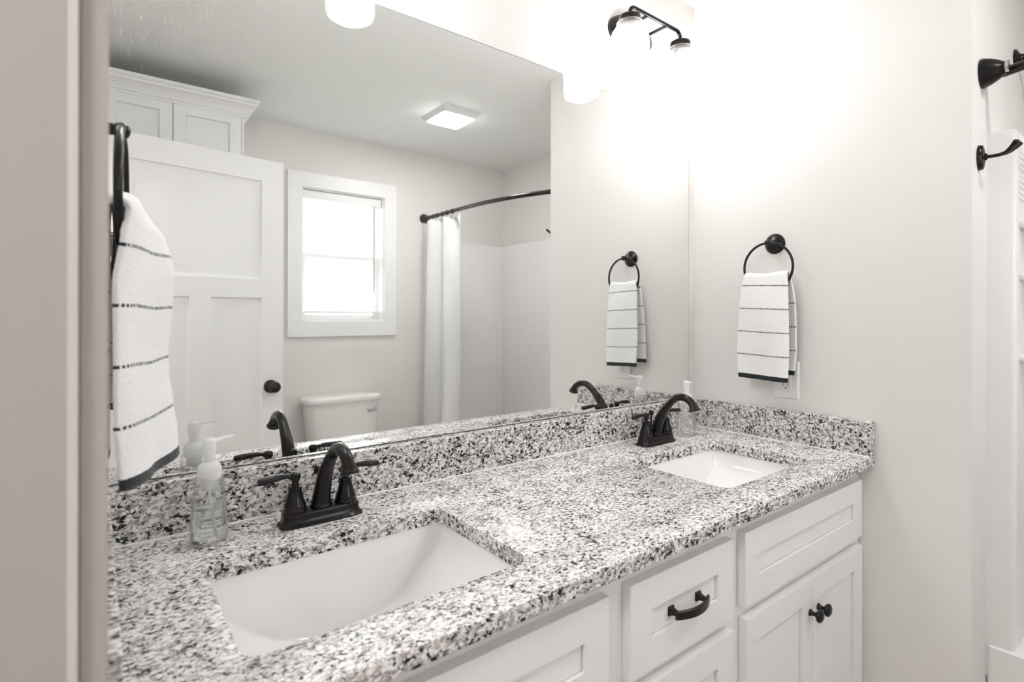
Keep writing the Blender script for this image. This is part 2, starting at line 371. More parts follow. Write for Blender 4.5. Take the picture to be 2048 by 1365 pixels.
# ------------------------------------------------------------------ outside
struct(obj('ground', B((-25, 25, -40, -2.6, ZF-.8, ZF-.6)), GROUND))
hs = thing('neighbouring_house', 'pale house with a grey window seen through the bathroom window', 'house', (1.0, -11, ZF-.6))
obj('wall', B((-4.5, 4.05, -16, -11, ZF-.6, 1.35)), SIDING, hs)
bm = bmesh.new(); sweep(bm, [[(-4.9, -10.6, 1.35), (-4.9, -16.4, 1.35), (-4.9, -13.5, 2.0)], [(4.45, -10.6, 1.35), (4.45, -16.4, 1.35), (4.45, -13.5, 2.0)]]); obj('roof', bm, ROOFM, hs)
f = obj('window', B((1.45, 2.35, -11.0, -10.93, .55, 1.15)), TRIM, hs); obj('pane', B((1.52, 2.28, -10.95, -10.92, .62, 1.08)), DARKWIN, f)

# ------------------------------------------------------------------ window blind
bl = thing('window_blind', 'white horizontal blind with open slats in the bathroom window', 'blind', ((WX0+WX1)/2, YW-.04, 1.145))
obj('headrail', B((WX0+.012, WX1-.012, YW-.066, YW-.012, 1.140, 1.192), bev=.002), TRIM, bl)
bm = bmesh.new(); z = 1.115
while z > .445:
    rings = [[Vector((x, YW-.040+.0125*t, z+.0022*(1-t*t)+dz)) for t in (-1, -.5, 0, .5, 1)] + [Vector((x, YW-.040+.0125*t, z+.0022*(1-t*t)+dz-.0014)) for t in (1, .5, 0, -.5, -1)] for x, dz in ((WX0+.016, 0), (WX1-.016, 0))]
    sweep(bm, rings); z -= .0425
obj('slats', bm, SLAT, bl)
obj('bottom_rail', B((WX0+.016, WX1-.016, YW-.064, YW-.016, .418, .434), bev=.003), TRIM, bl)
bm = bmesh.new()
for x in (WX0+.11, WX1-.11):
    tube(bm, [(x, YW-.015, 1.14), (x, YW-.015, .425)], .0008, 6); tube(bm, [(x, YW-.065, 1.14), (x, YW-.065, .425)], .0008, 6)
obj('ladder_cord', bm, TRIM, bl)
bm = bmesh.new(); tube(bm, [(1.541, YW-.006, 1.14), (1.542, YW-.006, .565)], .0032, 8); obj('wand', bm, mat('clear_grey_wand', (.25, .26, .27), .3), bl, True)

# ------------------------------------------------------------------ bathroom door
dr = thing('door', 'open white three-panel bathroom door with a black knob', 'door', (XL+.012, DY1-.004, ZF))
sd = Vector((.772-.045, -1.628-(-1.512), 0)); DANG = math.atan2(sd.y, sd.x); DW, DT, DH = .745, .035, 1.157-ZF
dm = Matrix.Translation(Vector((XL+.012, DY1-.004, ZF+.012))) @ Matrix.Rotation(DANG, 4, 'Z')
bm = bmesh.new(); b = bmesh.new(); H = DH-.012
def rect(x0, x1, z0, z1, y0=-DT, y1=0, bev=0): box(b, x0, x1, y0, y1, z0, z1, bev)
rect(0, .105, 0, H); rect(DW-.105, DW, 0, H); rect(.105, DW-.105, H-.105, H); rect(.105, DW-.105, 1.355, 1.447); rect(.105, DW-.105, 0, .23)
rect(.327, .418, .23, 1.355)
rect(.1, DW-.1, .2, H-.09, -DT+.010, -.010, 0)
merge(bm, b, dm); obj('door_panel', bm, TRIM, dr)
kp = dm @ Vector((DW-.062, 0, .925)); kn = (dm.to_3x3() @ Vector((0, 1, 0))).normalized()
bm = bmesh.new(); lathe(bm, [(.0325, 0), (.0325, .004), (.028, .009), (.014, .012), (.0115, .018), (.0115, .028), (.018, .034), (.0265, .044), (.028, .052), (.0245, .062), (.014, .069), (.001, .071)], kp, kn)
k_ = obj('knob', bm, BRONZE, dr, True)
bm = bmesh.new()
lathe(bm, [(.0325, 0), (.0325, .004), (.028, .009), (.014, .012), (.0115, .018), (.0115, .026), (.018, .032), (.0265, .040), (.027, .046), (.02, .052), (.001, .055)], dm @ Vector((DW-.062, -DT, .925)), -kn)
obj('knob', bm, BRONZE, dr, True)
bm = bmesh.new()
for z in (.22, 1.0, 1.80): tube(bm, [(XL+.006, DY1-.004, ZF+z), (XL+.006, DY1-.004, ZF+z+.09)], .005, 10)
obj('hinge', bm, BRONZE, dr, True)

# ------------------------------------------------------------------ shaker front helper
def shaker(name, parent, x0, x1, z0, z1, y, st, th=.0195, rec=.007, m=CAB, dirn=1):
    """frame and recessed panel as one skin; y = front face, body runs dirn*th behind it"""
    b = bmesh.new(); e = .0012
    def ring(i, d): return [Vector((xx, y+dirn*d, zz)) for xx, zz in ((x0+i, z0+i), (x1-i, z0+i), (x1-i, z1-i), (x0+i, z1-i))]
    sweep(b, [ring(0, th), ring(0, e), ring(e*.3, e*.3), ring(e, 0), ring(st, 0), ring(st+.0005, .0006), ring(st+.0005, rec+.003), ring(st+.0022, rec+.003), ring(st+.0022, rec)])
    return obj(name, b, m, parent)
def knob(x, y, z, parent, dirn=-1):
    bm = bmesh.new(); lathe(bm, [(.0085, 0), (.0085, .002), (.0055, .006), (.0048, .012), (.008, .0165), (.0145, .020), (.0160, .0235), (.0150, .027), (.010, .030), (.001, .0312)], (x, y, z), (0, dirn, 0), 28)
    obj('knob', bm, PULL, parent, True)
def pull(xc, y, z, parent):
    bm = bmesh.new(); hw = .0465; path = []; N = 18
    secs = []
    for i in range(N+1):
        t = -1+2*i/N; x = xc+hw*t*1.12; yy = y-.033+.014*t*t - 0; w2 = .0075+.0012*(1-t*t); th = .0032
        tl = math.atan2(.028*t, hw*1.12); nx, ny = -math.sin(tl)*0, 1
        secs.append([Vector((x, yy-th, z-w2*.85)), Vector((x, yy-th, z+w2*.85)), Vector((x, yy-th*.5, z+w2)), Vector((x, yy+th*.6, z+w2)), Vector((x, yy+th*.6, z-w2)), Vector((x, yy-th*.5, z-w2))])
    sweep(bm, secs)
    for s in (-1, 1):
        x = xc+s*.0435
        secs = [[Vector((x+a*sx, y-d, z+c*sz)) for a, c in ((-1, -1), (1, -1), (1, 1), (-1, 1))] for d, sx, sz in ((0, .0075, .0085), (.003, .0075, .0085), (.007, .0045, .0055), (.014, .0035, .0042), (.024, .0045, .0055))]
        sweep(bm, secs)
    obj('handle', bm, PULL, parent, True, 25)

# ------------------------------------------------------------------ vanity cabinet
van = thing('vanity_cabinet', 'white shaker vanity cabinet under the granite countertop', 'cabinet', ((XL+XR)/2, -.28, ZF))
bm = bmesh.new(); zt = -TK-.0005; fy = -.550
x0, x1 = XL+.002, XR-.002
box(bm, x0, x0+.018, fy+.02, -.002, ZF, zt); box(bm, x1-.018, x1, fy+.02, -.002, ZF, zt); box(bm, x0+.018, x1-.018, -.012, -.002, ZF+.10, zt)
box(bm, x0+.018, x1-.018, fy+.02, -.012, ZF+.10, ZF+.118); box(bm, x0, x1, fy+.07, fy+.085, ZF, ZF+.10)
box(bm, .742, .758, fy+.02, -.012, ZF+.118, zt-.2); box(bm, 1.138, 1.154, fy+.02, -.012, ZF+.118, zt-.2)
obj('body', bm, CAB, van)
bm = bmesh.new()
for a, b2 in ((x0, .118), (.712, .8065), (1.097, 1.187), (1.775, x1)): box(bm, a, b2, fy, fy+.02, ZF+.10, zt, .0006, 1)
for a, b2 in ((.118, .712), (.8065, 1.097), (1.187, 1.775)):
    for z0, z1 in ((-.085, zt), (-.265, -.215), (ZF+.10, ZF+.14)): box(bm, a, b2, fy+.0002, fy+.02, z0, z1)
box(bm, .8065, 1.097, fy+.0002, fy+.02, -.56, -.50)
obj('face_frame', bm, CAB, van)
YF = -.570
shaker('false_drawer_front', van, 1.164, 1.799, -.228, -.0655, YF, .0575)
shaker('false_drawer_front', van, .098, .733, -.228, -.0655, YF, .0575)
for xa, xb, kx in ((1.170, 1.4855, 1.470), (1.4875, 1.803, 1.5155), (.098, .4145, .398), (.4165, .733, .433)):
    d = shaker('door', van, xa, xb, -.780, -.2555, YF, .0575)
    knob(kx, YF, -.338, d)
for za, zb in ((-.2330, -.0655), (-.5050, -.2580), (-.780, -.5300)):
    d = shaker('drawer', van, .7875, 1.116, za, zb, YF, .0575)
    pull(.9515, YF+.0069, (za+zb)/2, d)

# ------------------------------------------------------------------ granite countertop
SINKS = ((.1910, .6240, -.4950, -.1945), (1.2200, 1.6430, -.4950, -.1945))
ct = thing('granite_countertop', 'speckled black and white granite vanity countertop with backsplash', 'countertop', ((XL+XR)/2, -.3, -TK))
bm = bmesh.new(); X0, X1 = XL+.001, XR-.001; e = .004
def loopverts(pts): return [bm.verts.new(p) for p in pts]
outer_t = loopverts([(X0, -.001, 0), (X1, -.001, 0), (X1, -D+e, 0), (X0, -D+e, 0)])
edges = [bm.edges.new((outer_t[i], outer_t[(i+1) % 4])) for i in range(4)]
holes = []
for (a, b_, c, d_) in SINKS:
    lv = loopverts(rrect(a-.0018, b_+.0018, c-.0018, d_+.0018, .026, 0, 6)); holes.append((lv, (a, b_, c, d_)))
    edges += [bm.edges.new((lv[i], lv[(i+1) % len(lv)])) for i in range(len(lv))]
bmesh.ops.triangle_fill(bm, use_beauty=True, use_dissolve=False, edges=edges)
def bridge(a, b_):
    n = len(a)
    for i in range(n): bm.faces.new((a[i], a[(i+1) % n], b_[(i+1) % n], b_[i]))
for lv, (a, b_, c, d_) in holes:
    m1 = loopverts(rrect(a-.0005, b_+.0005, c-.0005, d_+.0005, .0247, -.0007, 6)); m2 = loopverts(rrect(a, b_, c, d_, .024, -.002, 6)); m3 = loopverts(rrect(a, b_, c, d_, .024, -TK, 6))
    bridge(lv, m1); bridge(m1, m2); bridge(m2, m3)
# front nose: eased top and bottom edges, full height at the back and sides
prof = [(-D+e, 0), (-D+e*.45, -e*.12), (-D+e*.12, -e*.45), (-D, -e), (-D, -TK+e), (-D+e*.12, -TK+e*.45), (-D+e*.45, -TK+e*.12), (-D+e, -TK)]
L = [bm.verts.new((X0, y, z)) for y, z in prof]; Rr = [bm.verts.new((X1, y, z)) for y, z in prof]
for i in range(len(prof)-1): bm.faces.new((L[i], L[i+1], Rr[i+1], Rr[i]))
bk = loopverts([(X0, -.001, -TK), (X1, -.001, -TK)])
bm.faces.new((L+[bk[0], bm.verts.new((X0, -.001, 0))])); bm.faces.new((Rr+[bk[1], bm.verts.new((X1, -.001, 0))]))
bl_ = loopverts([(X0, -D+e, -TK), (X1, -D+e, -TK), (X1, -.001, -TK), (X0, -.001, -TK)])
eb = [bm.edges.new((bl_[i], bl_[(i+1) % 4])) for i in range(4)]
for (a, b_, c, d_) in SINKS:
    lv = loopverts(rrect(a, b_, c, d_, .024, -TK, 6)); eb += [bm.edges.new((lv[i], lv[(i+1) % len(lv)])) for i in range(len(lv))]
bmesh.ops.triangle_fill(bm, use_beauty=True, use_dissolve=False, edges=eb)
bmesh.ops.remove_doubles(bm, verts=bm.verts, dist=.00002)
o = obj('slab', bm, [GRANITE, GRANITE_S], ct, True, 30)
for f in o.data.polygons:
    if abs(f.normal.z) < .5: f.material_index = 1
obj('backsplash', B((X0, X1, -ST, -.001+.003, .0002, HS), bev=.0015), GRANITE_S, ct)
obj('side_splash', B((X1-ST, X1, -D+.0, -ST-.0003, .0002, HS), bev=.0018), GRANITE_S, ct)
obj('side_splash', B((X0, X0+ST, -D+.0, -ST-.0003, .0002, HS), bev=.0018), GRANITE_S, ct)
bm = bmesh.new()
tube(bm, [(X0+ST, -ST-.0005, .0012), (X1-ST, -ST-.0005, .0012)], .0022, 8); tube(bm, [(X1-ST-.0005, -ST, .0012), (X1-ST-.0005, -D+.002, .0012)], .0022, 8)
tube(bm, [(X0+ST+.0005, -ST, .0012), (X0+ST+.0005, -D+.002, .0012)], .0018, 8)
obj('caulk_line', bm, CAULK, ct, True)

# ------------------------------------------------------------------ sinks
def sink(a, b_, c, d_, label):
    cx, cy = (a+b_)/2, (c+d_)/2; hx, hy = (b_-a)/2+.004, (d_-c)/2+.004
    t = thing('sink', label, 'sink', (cx, cy, -TK-.18), 'undermount sinks')
    bm = bmesh.new(); DEP = .150; N = 56
    def sup(u, v, k=7):   # square to rounded rectangle
        return u, v
    def depth(u, v):
        au, av = abs(u), abs(v)
        fu = (1-au**2.3)*.80 + .20*(1-au**40)
        gv = (1-av**34)**.95 if av < 1 else 0
        cor = 1 - max(0, (au**14+av**14)-1)
        return DEP*max(0, fu*gv*max(cor, 0)**.5)
    V = {}
    S = [math.sin(math.pi/2*(-1+2*i/N)) for i in range(N+1)]
    rc = .022
    for th, off in ((0, 0), (1, .008)):
        for i, u in enumerate(S):
            for j, v in enumerate(S):
                x, y = u*(hx+off), v*(hy+off)
                # round the plan corners
                ex, ey = abs(x)-(hx+off-rc), abs(y)-(hy+off-rc)
                if ex > 0 and ey > 0:
                    m_ = max(ex, ey); l = math.hypot(ex, ey); k = m_/l
                    x = math.copysign(hx+off-rc+ex*k, x); y = math.copysign(hy+off-rc+ey*k, y)
                V[th, i, j] = bm.verts.new((cx+x, cy+y, -TK-.0006-depth(u, v)-(.008*min(1, (1-max(abs(u), abs(v)))*60) if th else 0)))
    for th in (0, 1):
        for i in range(N):
            for j in range(N):
                bm.faces.new((V[th, i, j], V[th, i+1, j], V[th, i+1, j+1], V[th, i, j+1]))
    ring = [(i, 0) for i in range(N)]+[(N, j) for j in range(N)]+[(i, N) for i in range(N, 0, -1)]+[(0, j) for j in range(N, 0, -1)]
    for k in range(len(ring)):
        p0, p1 = ring[k], ring[(k+1) % len(ring)]
        bm.faces.new((V[(0,)+p0], V[(0,)+p1], V[(1,)+p1], V[(1,)+p0]))
    obj('basin', bm, PORC, t, True, 60)
    bm = bmesh.new(); zb = -TK-.0006-DEP
    lathe(bm, [(.001, .0005), (.017, .0012), (.0215, .0032), (.0225, .0022), (.0225, .0002)], (cx, cy, zb), n=28)
    lathe(bm, [(.013, .001), (.013, .009), (.012, .010), (.001, .0105)], (cx, cy, zb), n=24)
    obj('drain', bm, BRONZE, t, True)
    bm = bmesh.new(); tube(bm, [(cx, cy, zb-.0095), (cx, cy, zb-.10)], .018, 16); obj('tailpiece', bm, STEEL, t, True)
    return t
sink(*SINKS[0], 'nearer white undermount sink, beside the left faucet')
sink(*SINKS[1], 'farther white undermount sink, in the corner by the right wall')

# ------------------------------------------------------------------ faucets
def faucet(cx, cy, label):
    t = thing('faucet', label, 'faucet', (cx, cy, 0), 'black bathroom faucets')
    def se(hx, hy, z, n=56, k=5.0):
        out = []
        for j in range(n):
            a = 2*math.pi*j/n; c_, s_ = math.cos(a), math.sin(a)
            rr = (abs(c_)**k+abs(s_)**k)**(-1/k)
            ax = max(0, 0)
            out.append(Vector((cx+hx*c_*rr, cy+hy*s_*rr, z)))
        return out
    bm = bmesh.new()
    sweep(bm, [se(.0800, .0275, .0002), se(.0805, .0280, .0035), se(.0795, .0270, .0050), se(.0772, .0247, .0056), se(.0752, .0228, .0085), se(.0738, .0214, .0130), se(.0730, .0206, .0190), se(.0728, .0204, .0235), se(.0716, .0192, .0256), se(.0700, .0180, .0262)])
    obj('base_plate', bm, BRONZE, t, True, 40)
    for s in (-1, 1):
        hx = cx+s*.0495
        bm = bmesh.new(); lathe(bm, [(.0210, .0262), (.0215, .029), (.0210, .032), (.0198, .0335), (.0205, .0355), (.0200, .038), (.0172, .046), (.0146, .054), (.0128, .062), (.0120, .0690), (.0131, .0698), (.0131, .0738), (.0110, .0750), (.0060, .0760)], (hx, cy, 0), n=32)
        h = obj('handle_body', bm, BRONZE, t, True, 50)
        bm = bmesh.new(); lathe(bm, [(.0078, .0755), (.0064, .0790), (.0062, .0830), (.0090, .0870), (.0104, .0920), (.0100, .0965), (.0070, .1000), (.001, .1010)], (hx, cy, 0), n=28)
        L_ = [(0, .0055, .0050, .0935), (.010, .0048, .0050, .0940), (.016, .0040, .0056, .0955), (.023, .0050, .0072, .0962), (.036, .0060, .0084, .0956), (.052, .0066, .0086, .0944), (.066, .0066, .0080, .0932), (.0685, .0045, .0060, .0930)]
        secs = []
        for d, hz, hw, z in L_:
            secs.append([Vector((hx+s*d, cy-.004*(d/.07)+hw*math.cos(a)*(1 if abs(math.cos(a)) < .8 else .95), z+hz*math.sin(a))) for a in [2*math.pi*(j+.5)/16 for j in range(16)]])
        sweep(bm, secs)
        obj('lever', bm, BRONZE, h, True, 50)
    bm = bmesh.new()
    lathe(bm, [(.0205, .0262), (.0210, .0285), (.0205, .031), (.0190, .033), (.0196, .035), (.0190, .037)], (cx, cy, 0), n=32)
    sp = catmull([(cx, cy, .034), (cx, cy-.006, .055), (cx, cy-.018, .083), (cx, cy-.034, .108), (cx, cy-.050, .1265), (cx, cy-.068, .1440), (cx, cy-.088, .1560), (cx, cy-.106, .1590), (cx, cy-.124, .1560), (cx, cy-.139, .1470), (cx, cy-.148, .1355), (cx, cy-.151, .1290)], 4)
    n = len(sp); rad = []
    for i in range(n):
        t_ = i/(n-1)
        r = .0190-(.0190-.0112)*min(1, t_/.42)**.8
        if t_ > .86: r = .0112+(.0152-.0112)*((t_-.86)/.14)**.8
        rad.append(r)
    tube(bm, sp, rad, 24)
    e1 = Vector(sp[-1]); dn = Vector((0, -.35, -1)).normalized()
    lathe(bm, [(.0152, -.001), (.0168, .001), (.0172, .004), (.0160, .006), (.0155, .0062)], e1, dn, n=28)
    obj('spout', bm, BRONZE, t, True, 50)
    bm = bmesh.new(); tube(bm, [(cx, cy+.019, .026), (cx, cy+.019, .088)], .0028, 10); lathe(bm, [(.003, .084), (.0075, .088), (.0082, .093), (.0075, .098), (.004, .1015), (.0005, .102)], (cx, cy+.019, 0), n=20)
    obj('lift_rod', bm, BRONZE, t, True)
    return t
fa = faucet(.4075, -.105, 'black bronze faucet by the nearer sink, beside the left soap bottle')
fb = dup(fa, (1.4640, -.105, 0), 'black bronze faucet by the farther sink near the right wall')
for c in fb.children:
    if c.name.startswith('spout'): c.rotation_euler = (0, 0, R(-6.5))

# ------------------------------------------------------------------ soap bottles
def bottle(cx, cy, rot, nang, label):
    t = thing('soap_bottle', label, 'soap bottle', (cx, cy, 0), 'clear pump soap bottles')
    cr, sr = math.cos(rot), math.sin(rot)
    def ell(a, b_, z, n=40, dx=0, k=2.3):
        out = []
        for j in range(n):
            th = 2*math.pi*j/n; c_, s_ = math.cos(th), math.sin(th); rr = (abs(c_)**k+abs(s_)**k)**(-1/k)
            x, y = a*c_*rr, b_*s_*rr; out.append(Vector((cx+x*cr-y*sr, cy+x*sr+y*cr, z)))
        return out
    prof = [(.028, .0175, .0008), (.0315, .0205, .003), (.0330, .0220, .010), (.0320, .0215, .030), (.0295, .0205, .055), (.0265, .0195, .085), (.0245, .0190, .105), (.0235, .0188, .114), (.0195, .0178, .119), (.0170, .0170, .121)]
    bm = bmesh.new(); sweep(bm, [ell(a, b_, z) for a, b_, z in prof], True, False); b0 = ell(.028, .0175, .0008); bm.faces.new([bm.verts.new(p) for p in reversed(b0)])
    bmesh.ops.remove_doubles(bm, verts=bm.verts, dist=1e-5)
    obj('bottle', bm, BOTTLE, t, True, 50)
    bm = bmesh.new(); sweep(bm, [ell(a-.0016, b_-.0016, z) for a, b_, z in [(.028, .0175, .0035), (.0310, .0202, .006), (.0320, .0212, .012), (.0315, .0212, .030), (.0295, .0205, .055), (.0287, .0202, .063)]])
    obj('soap', bm, SOAP, t, True, 50)
    bm = bmesh.new(); pr = [(.0185, .114), (.0195, .1145)]
    for k in range(5): pr += [(.0196, .116+k*.0032), (.0190, .1175+k*.0032)]
    pr += [(.0190, .1335), (.0165, .1385), (.0120, .1420), (.0092, .1435), (.0085, .158)]
    lathe(bm, pr, (cx, cy, 0), n=36); lathe(bm, [(.0142, .114), (.0142, .097), (.0135, .096)], (cx, cy, 0), n=28)
    obj('collar', bm, PUMP, t, True, 40)
    nx, ny = math.cos(nang), math.sin(nang)
    bm = bmesh.new(); lathe(bm, [(.0065, .150), (.0065, .158), (.0108, .1585), (.0112, .175), (.0105, .181), (.0080, .1845), (.0005, .1855)], (cx, cy, 0), n=28)
    tube(bm, [(cx+nx*d, cy+ny*d, z) for d, z in ((0, .1790), (.012, .1795), (.026, .1815), (.040, .1835))], [(.0035, .0075), (.0034, .0068), (.0030, .0050), (.0026, .0034)], 14)
    obj('pump_head', bm, PUMP, t, True, 50)
    bm = bmesh.new(); tube(bm, catmull([(cx, cy, .112), (cx+.001, cy, .075), (cx+.004, cy-.002, .040), (cx+.010, cy-.004, .008)], 5), .0024, 10)
    obj('dip_tube', bm, PUMP, t, True)
    return t
bottle(.2135, -.0960, R(22), R(10), 'clear soap bottle by the towel, left of the nearer faucet')
bottle(1.6330, -.1000, R(-20), R(-118), 'clear soap bottle in the corner behind the farther faucet')

# ------------------------------------------------------------------ mirror
mir = thing('wall_mirror', 'large frameless mirror above the vanity backsplash', 'mirror', (.91, 0, HS))
MX0, MX1, MZ0, MZ1 = XL+.003, 1.7899, HS+.0012, 1.1261
bm = bmesh.new(); ri = lambda i_, y: [Vector((MX0+i_, y, MZ0+i_)), Vector((MX1-i_, y, MZ0+i_)), Vector((MX1-i_, y, MZ1-i_)), Vector((MX0+i_, y, MZ1-i_))]
sweep(bm, [ri(0, YB-.0003), ri(0, -.0014), ri(.0016, -.0017)])
o = obj('glass', bm, [MIRROR_EDGE, MIRROR], mir)
for f in o.data.polygons:
    if f.normal.y < -.999 and len(f.vertices) == 4 and f.area > .5: f.material_index = 1

# ------------------------------------------------------------------ towel rings
def ring_holder(base, n, zc, yc, xr, rot, label, rr_=.0040):
    """base: wall x, n: +1 wall faces +x, xr ring plane x"""
    t = thing('towel_ring', label, 'towel ring', (base, yc, zc), 'black towel rings')
    zr = zc-.080
    bm = bmesh.new(); lathe(bm, [(.0330, .0003), (.0335, .003), (.0315, .0065), (.0265, .0085), (.0250, .0125), (.0180, .0155), (.0105, .0175), (.0080, .0215), (.0075, abs(xr-base)-.008), (.0095, abs(xr-base)-.006), (.0105, abs(xr-base)), (.0095, abs(xr-base)+.006), (.0050, abs(xr-base)+.009), (.0005, abs(xr-base)+.0095)], (base, yc, zc), (n, 0, 0), n=32)
    obj('post', bm, BRONZE, t, True, 50)
    bm = bmesh.new(); N = 64
    tube(bm, [(xr+math.sin(rot)*.0795*math.sin(a), yc+math.cos(rot)*.0795*math.sin(a), zr+.0795*math.cos(a)) for a in [2*math.pi*i/N for i in range(N)]], rr_, 12, True)
    obj('ring', bm, BRONZE, t, True)
    return t
ring_holder(XR, -1, .6420, -.3040, 1.7790, 0, 'black towel ring on the right wall above the outlet')
ring_holder(XL, 1, .6480, -.3000, .0805, R(4.7), 'black towel ring on the left wall, seen edge-on', .0052)

# towels: one folded sheet over the ring; columns s (0..1), rows along the length
def towel(label, front, back, zf, zb, top, hem_f=0., hem_b=0., loc=(0, 0, 0), th=.0085, seedn=1, width=.17):
    """front(s,z)/back(s,z) -> (x,y); zf, zb(s) hem heights; top(s) height of the crest"""
    t = thing('hand_towel', label, 'towel', loc, 'striped hand towels')
    rnd = random.Random(seedn); NS, NF, NT = 36, 70, 10
    bm = bmesh.new(); uvl = bm.loops.layers.uv.new('UVMap'); rows = []; meta = []
    for i in range(NS+1):
        s = i/NS; col = []; uv = []
        zt = top(s)
        for k in range(NF+1):
            z = zf(s)+(zt-zf(s))*k/NF; x, y = front(s, z); col.append(Vector((x, y, z))); uv.append((s*width, z-zf(s)))
        fx, fyy = front(s, zt); bx, by = back(s, zt)
        for k in range(1, NT):
            a = math.pi*k/NT; c_ = (math.cos(a)+1)/2
            col.append(Vector((bx+(fx-bx)*c_, by+(fyy-by)*c_, zt+math.sin(a)*abs(fx-bx)*.42))); uv.append((s*width, (zt-zf(s))+.001*k))
        nb = 50
        for k in range(nb+1):
            z = zt-(zt-zb(s))*k/nb; x, y = back(s, z); col.append(Vector((x, y, z))); uv.append((s*width, z-zb(s)))
        rows.append([bm.verts.new(p) for p in col]); meta.append(uv)
    for i in range(NS):
        for j in range(len(rows[0])-1):
            f = bm.faces.new((rows[i][j], rows[i+1][j], rows[i+1][j+1], rows[i][j+1]))
            for lp, (a, b_) in zip(f.loops, ((i, j), (i+1, j), (i+1, j+1), (i, j+1))): lp[uvl].uv = meta[a][b_]
    o = obj('cloth', bm, TOWEL, t, True, 180)
    md = o.modifiers.new('s', 'SOLIDIFY'); md.thickness = th; md.offset = 0; md.use_even_offset = False
    md = o.modifiers.new('b', 'BEVEL'); md.width = .003; md.segments = 3; md.limit_method = 'ANGLE'; md.angle_limit = R(50)
    md = o.modifiers.new('u', 'SUBSURF'); md.levels = 1; md.render_levels = 1
    tx = bpy.data.textures.new('terry', 'CLOUDS'); tx.noise_scale = .0035; tx.noise_depth = 2
    md = o.modifiers.new('d', 'DISPLACE'); md.texture = tx; md.strength = .0022; md.mid_level = .5
    return t
def lerp(a, b, t): return a+(b-a)*t
def curve(pts):
    def f(z):
        if z >= pts[0][0]: return pts[0][1]
        for (z0, v0), (z1, v1) in zip(pts, pts[1:]):
            if z1 <= z <= z0:
                t = (z0-z)/(z0-z1); t = t*t*(3-2*t)*.5+t*.5; return v0+(v1-v0)*t
        return pts[-1][1]
    return f
# right towel (front faces -x): s=0 towards the mirror
yl = curve([(.545, -.232), (.50, -.222), (.42, -.2175), (.30, -.2125), (.19, -.218)]); yr = curve([(.545, -.368), (.50, -.373), (.40, -.377), (.30, -.379), (.19, -.377)])
def fr(s, z):
    bul = .010*min(1, (.545-z)/.12); x = 1.768-bul-.004*math.sin(s*math.pi)*min(1, (.545-z)/.1)-.003*math.sin(s*7+z*9)*min(1, (.55-z)/.15)+.006*(s > .93)*((s-.93)/.07)
    return x, lerp(yl(z), yr(z), s)
byl = curve([(.545, -.234), (.48, -.222), (.40, -.215), (.30, -.208), (.20, -.204)]); byr = curve([(.545, -.370), (.45, -.384), (.30, -.386), (.20, -.378)])
def bk_(s, z): return 1.790+.008*min(1, (.545-z)/.15)+.003*math.sin(s*8+1), lerp(byl(z), byr(z), s)
towel('white hand towel with dotted black rows, on the right wall ring', fr, bk_, lambda s: .201-.006*s, lambda s: .216, lambda s: .534-.005*math.sin(s*math.pi), loc=(1.778, -.30, .48))
# left towel (front faces +x): s=0 towards the camera, s=1 towards the mirror where it stands off the wall
xf = curve([(.565, .096), (.542, .117), (.518, .1365), (.484, .1455), (.4575, .1475), (.41, .1455), (.350, .1405), (.31, .1425), (.273, .1485), (.22, .1555), (.18, .1585)])
xn = curve([(.56, .089), (.53, .0845), (.505, .0795), (.475, .0770), (.43, .0762), (.35, .0772), (.27, .0775), (.18, .0835)])
yfr = curve([(.565, -.232), (.50, -.215), (.40, -.205), (.18, -.200)]); ynr = curve([(.56, -.360), (.50, -.372), (.30, -.376), (.18, -.368)])
def fl(s, z):
    ss = s; a = xn(z); b_ = xf(z)-.004
    x = lerp(a, b_, ss**.9)+.006*math.sin(ss*8.2+.3)*math.sin(math.pi*min(1, ss*1.02))**.5*max(0, min(1, (.34-z)/.15))+.0015*math.sin(ss*9+z*14)*ss
    y = lerp(ynr(z), yfr(z), ss)
    if s < .12 and z < .49: x -= .006*(1-s/.12)**2*min(1, (.49-z)/.04) 
    return x, y
nby = curve([(.56, -.358), (.5, -.376), (.3, -.380), (.19, -.366)])
def bkl(s, z): return lerp(.0600, .0630, s)+.0025*math.sin(s*6+z*12), lerp(nby(z), -.215, s)
towel('white hand towel with dotted black rows, on the left wall ring', fl, bkl, lambda s: .185+.0012*math.sin(s*7.5+.6), lambda s: .203, lambda s: lerp(.535, .560, s), loc=(.09, -.30, .48), seedn=3)

# ------------------------------------------------------------------ outlet
ot = thing('wall_outlet', 'white electrical outlet on the right wall below the towel', 'outlet', (XR, -.3427, .1985))
oy, oz = -.3427, .1985
bm = bmesh.new(); sweep(bm, [[Vector((XR-.0003-d, oy+sy*(.0400-i), oz+sz*(.0605-i))) for sy, sz in ((-1, -1), (1, -1), (1, 1), (-1, 1))] for d, i in ((0, 0), (.003, 0), (.0062, .0035), (.0066, .0055))]); obj('cover_plate', bm, PLAS, ot)
bm = B((XR-.0085, XR-.0060, oy-.0168, oy+.0168, oz-.0335, oz+.0335), bev=.0008); rc_ = obj('receptacle', bm, PLAS, ot)
bm = bmesh.new()
for zc_ in (-.0175, .0175):
    for yy, hh in ((-.0063, .0038), (.0063, .0045)): box(bm, XR-.0089, XR-.0080, oy+yy-.0010, oy+yy+.0010, oz+zc_-hh+.003, oz+zc_+hh+.003)
    lathe(bm, [(.0024, 0), (.0024, .0009)], (XR-.0080, oy, oz+zc_-.0085), (-1, 0, 0), 12)
obj('slots', bm, DARKSLOT, rc_)
for s in (-1, 1):
    bm = bmesh.new(); lathe(bm, [(.0032, 0), (.0030, .0012), (.001, .0015)], (XR-.0066, oy, oz+s*.0475), (-1, 0, 0), 14); obj('screw', bm, PLAS, ot, True)

